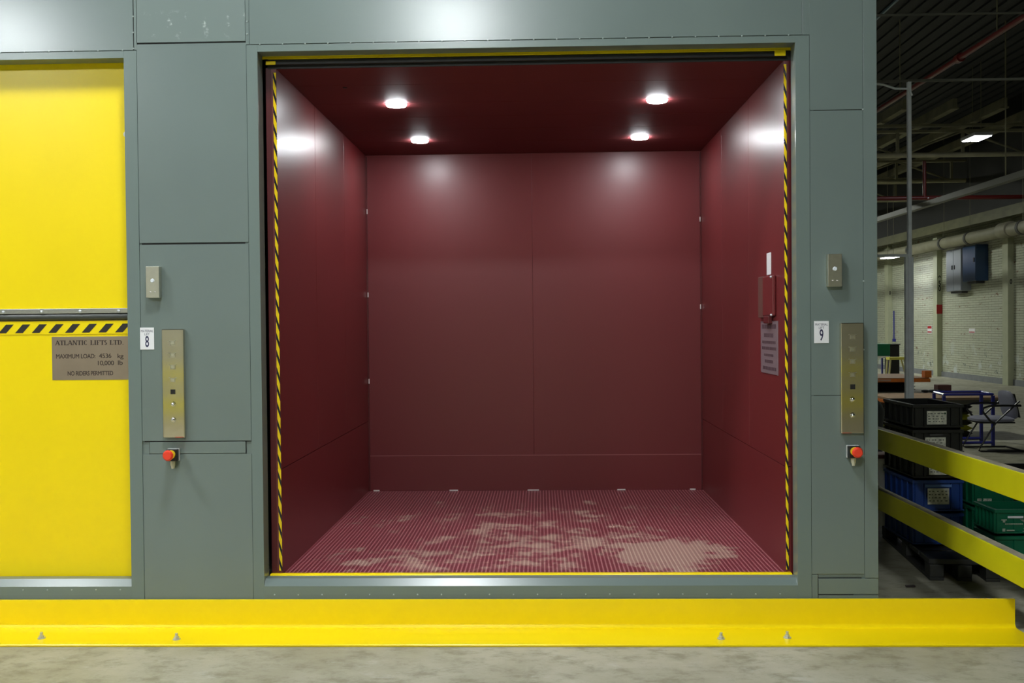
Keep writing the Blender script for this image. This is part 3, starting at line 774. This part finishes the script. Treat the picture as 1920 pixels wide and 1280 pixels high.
# things behind: bins, stool, blue stand
t = thing('storage_bin', 'green bin on a white topped stand before the brick wall', 'bin', (10.0, 24, 0))
MB().box(9.75, 10.20, 23.8, 24.3, .72, 1.07, .02).build('tub', green_crate, t)
MB().box(9.73, 10.22, 23.78, 24.32, 1.05, 1.075, .01).build('rim', green_crate, t)
t = thing('wire_stand', 'blue stand with white top under the green bin', 'stand', (10.0, 24, 0))
MB().box(9.70, 10.18, 23.75, 24.35, .66, .718, .01).build('top', white, t)
for x in (9.72, 10.12):
    for y in (23.77, 24.30): MB().box(x, x+.04, y, y+.04, 0, .66).build('leg', bluef, t)
t = thing('storage_bin', 'tall black bin right of the green bin', 'bin', (10.42, 24.2, 0))
MB().box(10.24, 10.56, 24.05, 24.4, .0, 1.03, .02).build('tub', black, t)
MB().box(10.22, 10.58, 24.03, 24.42, 1.03, 1.06, .01).build('lid', black, t)
t = thing('step_stool', 'yellow step stool in front of the tall black bin', 'stool', (10.4, 23.5, 0))
MB().box(10.0, 10.45, 23.3, 23.6, .62, .70, .01).build('top', mat('yellow_stool', (.62, .58, .10), .5), t)
for x, dx in ((10.02, -.04), (10.41, .20)):
    for y in (23.32, 23.56): MB().tube([(x+.02, y, .62), (x+dx, y, .0)], .028, 8).build('leg', mat('cream_stool_leg', (.58, .54, .26), .5), t)
tag(MB().box(10.75, 11.2, 23.4, 23.9, .0, .06, .01).build('flat_tray', bluef), 'low blue tray on the floor beside the yellow stool', 'tray')
t = tag(MB().box(9.62, 9.95, 18.85, 19.1, .0, .17, .01).build('cardboard_box', mat('dark_red_carton', (.10, .035, .03), .7)), 'small dark red carton on the hall floor', 'box')
m = MB()
for i in range(9): m.sphere((9.40+random.uniform(-.15, .3), 18.75+random.uniform(-.06, .06), .03), random.uniform(.05, .09), (1.4, 1, .5), 10)
tag(m.build('crumpled_cloth', black, None, True), 'crumpled dark cloth beside the small red carton', 'cloth')
tag(MB().box(9.72, 9.84, 18.50, 18.58, .0, .03, .01).build('paper_scrap', white), 'white scrap in front of the small red carton', 'scrap')

# ------------------------------------------------------------------ blue tubular table
bt = thing('table_frame', 'blue tubular table frame standing behind the grey chair', 'table', (5.85, 8.4, 0))
c4 = [(5.49, 8.16), (6.15, 8.16), (6.22, 8.68), (5.56, 8.68)]
for x, y in c4: MB().box(x-.018, x+.018, y-.018, y+.018, 0, .69).build('leg', bluef, bt)
tp = MB()
for (xa, ya), (xb, yb) in zip(c4, c4[1:]+c4[:1]): tp.tube([(xa, ya, .708), (xb, yb, .708)], .017, 4)
tp.build('top_frame', bluef, bt)
lo = MB()
for (xa, ya), (xb, yb) in (c4[:2], c4[2:]): lo.tube([(xa, ya, .05), (xb, yb, .05)], .018, 4)
lo.build('lower_bar', bluef, bt)

# ------------------------------------------------------------------ chair
ch = thing('office_chair', 'grey upholstered armchair with black tube frame facing left', 'chair', (5.95, 7.75, 0))
def cushion(x0, x1, y0, y1, th, M, name, m, p):
    b = bmesh.new(); bmesh.ops.create_grid(b, x_segments=12, y_segments=12, size=.5)
    ret = bmesh.ops.extrude_face_region(b, geom=b.faces[:])
    tops = [v for v in ret['geom'] if isinstance(v, bmesh.types.BMVert)]
    for v in tops: v.co.z += 1
    for v in b.verts:
        u, w_ = v.co.x*2, v.co.y*2; r = (abs(u)**3.5+abs(w_)**3.5)**(1/3.5); mx = max(abs(u), abs(w_), 1e-6)
        k = mx/r if r > 0 else 1; v.co.x *= k; v.co.y *= k
        e = max(0, 1-max(abs(u), abs(w_))**4)
        v.co.z = th*(.5+.5*e**.5) if v.co.z > .5 else -th*.35*e**.5
        v.co.x = (x0+x1)/2 + v.co.x*(x1-x0); v.co.y = (y0+y1)/2 + v.co.y*(y1-y0)
    q = MB(); q._add(b, M); return q.build(name, m, p, True)
cx, cy = 5.96, 7.78
cushion(-.27, .25, -.23, .23, .055, Matrix.Translation((cx, cy, .395)), 'seat', fabric, ch)
MB().box(cx-.24, cx+.22, cy-.20, cy+.20, .368, .384, .006).build('seat_pan', black, ch)
Mb = Matrix.Translation((cx+.225, cy, .60)) @ Matrix.Rotation(math.radians(-103), 4, 'Y')
cushion(-.19, .19, -.22, .22, .045, Mb, 'backrest', fabric, ch)
MB().box(-.17, .15, -.19, .19, -.030, -.018, .004, Mb).build('back_shell', black, ch)
for s in (-1, 1):
    y = cy + s*.245
    MB().tube([(cx+.30, y, .012), (cx+.02, y, .012), (cx-.24, y, .012), (cx-.27, y, .02), (cx-.25, y, .07), (cx-.05, y, .385), (cx+.14, y, .56), (cx+.25, y, .66)], .012).build('leg_frame', black, ch, True)
    MB().tube([(cx+.27, y, .60), (cx+.05, y, .605), (cx-.14, y, .60), (cx-.21, y, .575), (cx-.215, y, .52), (cx-.12, y, .40), (cx-.06, y, .375)], .014).build('armrest', black, ch, True)
    MB().tube([(cx+.30, cy, .012), (cx+.30, y, .012)], .012).build('floor_bar', black, ch, True)
    MB().tube([(cx+.25, cy+s*.14, .60), (cx+.26, y, .61)], .010).build('back_bracket', black, ch, True)
MB().tube([(cx-.06, cy-.245, .37), (cx-.06, cy+.245, .37)], .011).build('seat_bar', black, ch, True)

# ------------------------------------------------------------------ right wall fittings
k = 0
for y in (2.7, 7.3, 11.9, 16.5, 21.1, 25.8, 30.2, 34.8, 39.4):
    k += 1
    p = struct(MB().box(12.34, XR, y, y+.32, 0, 4.6, .004).build('trim_%d' % k, pil_m))
    if y == 25.8:
        t = thing('column_number', 'black stencilled digits 950 down the pilaster above the red square', 'sign', (12.42, y, 2.7))
        for c, z in (('9', 3.05), ('5', 2.89), ('0', 2.73)): text_mesh(c, .22, faceY(12.42, y-.003, z), blackink, 'digit', t, .75, thick=.001, bold=.006)
    if y in (21.1, 30.2):
        t = thing('column_number', 'black stencilled 0 on the pilaster at the right edge' if y < 25 else 'black stencilled 0 on the farthest visible pilaster', 'sign', (12.42, y, 2.7))
        text_mesh('0', .17, faceY(12.42, y-.003, 2.74), blackink, 'digit', t, .75, thick=.001, bold=.006)
tag(MB().box(12.325, 12.498, 25.785, 25.798, 1.955, 2.235).build('red_marker', mat('red_marker_paint', (.42, .015, .015), .5)), 'red square marker on the pilaster below the digits 950', 'sign')
def ebox(x, y0, y1, z0, z1, m, lab, nd):
    t = thing('electrical_cabinet', lab, 'cabinet', (x, (y0+y1)/2, z0))
    MB().box(x+.02, XR-.001, y0, y1, z0, z1, .01).build('body', m, t)
    for i in range(nd):
        a = y0+(y1-y0)*i/nd; b_ = y0+(y1-y0)*(i+1)/nd
        d = MB().box(x, x+.018, a+.008, b_-.008, z0+.015, z1-.015, .004).build('door', m, t)
        MB().box(x-.02, x, b_-.10 if i == 0 and nd > 1 else a+.06, b_-.06 if i == 0 and nd > 1 else a+.11, (z0+z1)/2+.02, (z0+z1)/2+.14).build('handle', black, d)
    MB().box(x+.1, XR-.02, y0+.2, y1-.1, z0-.06, z0).build('cable_entry', mat('dark_gland_plate', (.05, .05, .05), .6), t)
ebox(12.20, 23.70, 24.75, 2.60, 3.84, cab_grey, 'pale grey two-door electrical cabinet on the brick wall', 2)
ebox(12.14, 22.60, 23.45, 2.84, 3.855, cab_blue, 'dark blue electrical cabinet on the wall, right of the grey one', 1)
tag(MB().tube([(12.45, 29.9, 2.1), (12.45, 29.9, 1.12)], .022).build('wall_tube', bluef), 'thin blue vertical tube on the far brick bay', 'pipe')
MB().box(12.40, 12.499, 29.86, 29.94, 1.02, 1.12).build('end_box', bluef, bpy.data.objects['wall_tube'])
t = thing('wall_notice', 'small red and white notice beside the 950 pilaster', 'sign', (12.49, 26.7, 1.35))
MB().box(12.485, 12.499, 26.6, 26.95, 1.33, 1.58).build('sheet', white, t)
MB().box(12.480, 12.485, 26.62, 26.93, 1.49, 1.57).build('red_band', mat('red_marker_paint', (0, 0, 0)), t)
MB().box(12.480, 12.485, 26.62, 26.93, 1.36, 1.40).build('red_band', mat('red_marker_paint', (0, 0, 0)), t)
t = thing('wall_notice', 'tiny white and red sticker low under the electrical cabinets', 'sign', (12.49, 23.8, 1.3))
MB().box(12.490, 12.499, 23.45, 23.85, 1.37, 1.50).build('sheet', white, t)
MB().box(12.486, 12.490, 23.47, 23.83, 1.385, 1.41).build('red_band', mat('red_marker_paint', (0, 0, 0)), t)
tag(MB().box(12.488, 12.499, 21.58, 21.68, 1.30, 1.52).build('wall_notice', ink), 'small navy strip on the wall beside the right pilaster', 'sign')

# ------------------------------------------------------------------ overhead: pipes, beams, trusses, lamps
t = thing('service_pipe', 'thick cream insulated pipe running along the top of the brick wall', 'pipe', (12.1, 20, 4))
MB().cyl((12.02, 0, 4.03), (12.02, 48, 4.03), .165, n=24).build('pipe', pipe_m, t, True)
MB().cyl((12.02, 20.2, 4.05), (12.02, 20.75, 4.05), .205, n=24, bev=.02).build('coupling', pipe_m, t, True)
for y in (19.55, 22.6, 24.4, 27.0, 31.0):
    MB().cyl((12.02, y, 4.03), (12.02, y+.12, 4.03), .182, n=24).build('pipe_strap', mat('dark_strap', (.06, .06, .05), .6), t, True)
    MB().box(12.015, 12.025, y+.05, y+.06, 4.2, 7.5).build('hanger_rod', beige_dk, t)
t = tag(MB().box(12.05, 12.33, 0, 49, 4.40, 4.56).box(12.15, 12.20, 0, 49, 4.56, 4.70).build('ledger_beam', mat('olive_beam', (.11, .11, .045), .6, noise=.2, nscale=2)), 'olive steel ledger beam above the cream pipe', 'beam')
MB().box(8.95, 9.10, 12, 40, 4.38, 4.50).build('cable_duct', mat('dull_duct', (.13, .13, .11), .6))
tag(bpy.data.objects['cable_duct'], 'grey beige cable duct running back under the roof', 'duct')
for y in (14, 22, 30, 38): MB().box(9.01, 9.03, y, y+.02, 4.5, 7.5).build('hanger_rod', beige_dk, bpy.data.objects['cable_duct'])

TR = {}
def truss(y, zb, zt, lab, m=beige_dk):
    t = thing('roof_truss', lab, 'truss', (5, y, zb), 'roof trusses across the hall')
    MB().cyl((XL, y, zb), (XR, y, zb), .062, n=12).build('bottom_chord', beige, t, True)
    MB().box(XL, XR, y-.08, y+.08, zt-.03, zt+.03).box(XL, XR, y-.10, y+.10, zt+.12, zt+.17).build('top_chord', m, t)
    wb_ = MB(); step = 1.6; x = XR-.4; up = True
    while x > XL+1:
        wb_.box(x-.035, x+.035, y-.03, y+.03, zb, zt)
        a, b_ = (x, zb), (x-step, zt)
        if not up: a, b_ = (x, zt), (x-step, zb)
        wb_.tube([(a[0], y, a[1]), (b_[0], y, b_[1])], .030, 4); up = not up; x -= step
    wb_.build('web', m, t)
where = ['nearest, just behind the hall lamp', 'second', 'third', 'fourth', 'fifth']
for i, y in enumerate((19.5, 24.1, 28.7, 33.3, 37.9)):
    truss(y, 5.84, 6.42, 'beige roof truss across the hall, %s from the lift' % where[i])
for i in range(12):
    x = 12.0 - i*1.15
    tag(MB().box(x-.05, x+.05, 18, 49, 6.7, 6.9).box(x-.09, x+.09, 18, 49, 6.66, 6.7).build('roof_purlin', beige_dk), 'long steel purlin running front to back under the dark roof', 'beam', 'roof purlins above the trusses')
# flat nearer conduits catching a little light
tag(MB().cyl((1.9, 5.2, 4.97), (12.4, 5.2, 4.97), .014, n=8).build('electrical_conduit', mat('dark_conduit', (.09, .09, .07), .6), None, True), 'thin straight conduit crossing high at the top right corner', 'conduit')
for x, z in ((4.2, 6.9), (4.9, 6.95), (5.8, 6.9)):
    tag(MB().cyl((x, 1.5, z), (x, 30, z), .025, n=8).build('electrical_conduit', mat('blue_grey_conduit', (.10, .16, .20), .4, metal=.4), None, True), 'thin blue grey conduit under the dark roof, running to the back', 'conduit', 'blue grey roof conduits')
t = thing('sprinkler_pipe', 'red sprinkler pipe slanting up across the top right', 'pipe', (7, 10, 6.08))
MB().cyl((7.0, 3.0, 6.08), (7.0, 19.3, 6.08), .045, n=16).build('pipe', red_pipe, t, True)
for y in (11.2, 16.0): MB().cyl((7.0, y, 6.08), (7.0, y+.15, 6.08), .075, n=16).build('coupling', red_pipe, t, True)
for y in (9.9, 14.0): MB().cyl((7.0, y, 6.13), (7.0, y, 7.55), .010, n=6).build('hanger_rod', beige_dk, t)
t = thing('sprinkler_pipe', 'level dark red sprinkler pipe crossing above the brick wall', 'pipe', (11, 26, 5.5))
MB().cyl((2, 20.0, 4.84), (12.45, 20.0, 4.84), .055, n=16).build('pipe', red_pipe, t, True)
MB().cyl((9.75, 20.0, 4.84), (9.75, 20.0, 5.78), .045, n=16).build('drop_pipe', red_pipe, t, True)
for x in (9.82, 10.05): MB().sphere((x, 19.94, 4.83), .022).build('sprinkler_head', bolt_m, t, True)

def bay(x, y, z, m, lab, sx=.55, sy=1.1, zc=ZC, rot=0.):
    t = thing('high_bay_light', lab, 'light', (x, y, z), 'high bay lights hung from the roof')
    M_ = Matrix.Translation((x, y, z)) @ Matrix.Rotation(rot, 4, 'Z')
    MB().box(-sx/2, sx/2, -sy/2, sy/2, .012, .09, .01, M_).build('housing', housing, t)
    for s in (-1, 1):
        MB().box(s*sx*.25-sx*.19, s*sx*.25+sx*.19, -sy/2+.03, sy/2-.03, 0., .012, 0, M_).build('diffuser', m, t)
    for yy in (y-sy*.3, y+sy*.3): MB().cyl((x, yy, z+.09), (x, yy, zc-.02), .006, n=6).build('suspension_wire', beige_dk, t)
bay(-1.0, -2.0, 6.3, bay_near, 'high bay light above the floor in front of the open lift', .5, .9)
bay(-5.6, -2.3, 6.3, bay_near, 'high bay light above the floor in front of the yellow door', .5, .9)
bay(10.02, 17.6, 5.88, bay_far, 'bright high bay light hanging before the trusses at upper right', .42, .75)
bay(11.4, 27.2, 3.80, bay_far, 'low bright light beneath the cream pipe beside the strut frame', .42, .9)
bay(3.0, 10.5, 6.3, bay_mid, 'unseen fill light added behind the lift enclosure')  # lamp added out of view to brighten the hall floor
bay(5.6, 26.5, 6.1, bay_back_fill, 'unseen fill light added farther back behind the lift enclosure')  # lamp added out of view to brighten the brick wall
bay(8.5, 36., 6.0, bay_mid, 'high bay light over the far end of the hall')
bay(-7.3, -8.0, 5.75, bay_rear, 'high bay light behind the photographer at the left', .75, 1.3)
bay(-1.15, -8.0, 5.8, bay_rear, 'high bay light behind the photographer', .75, 1.3)
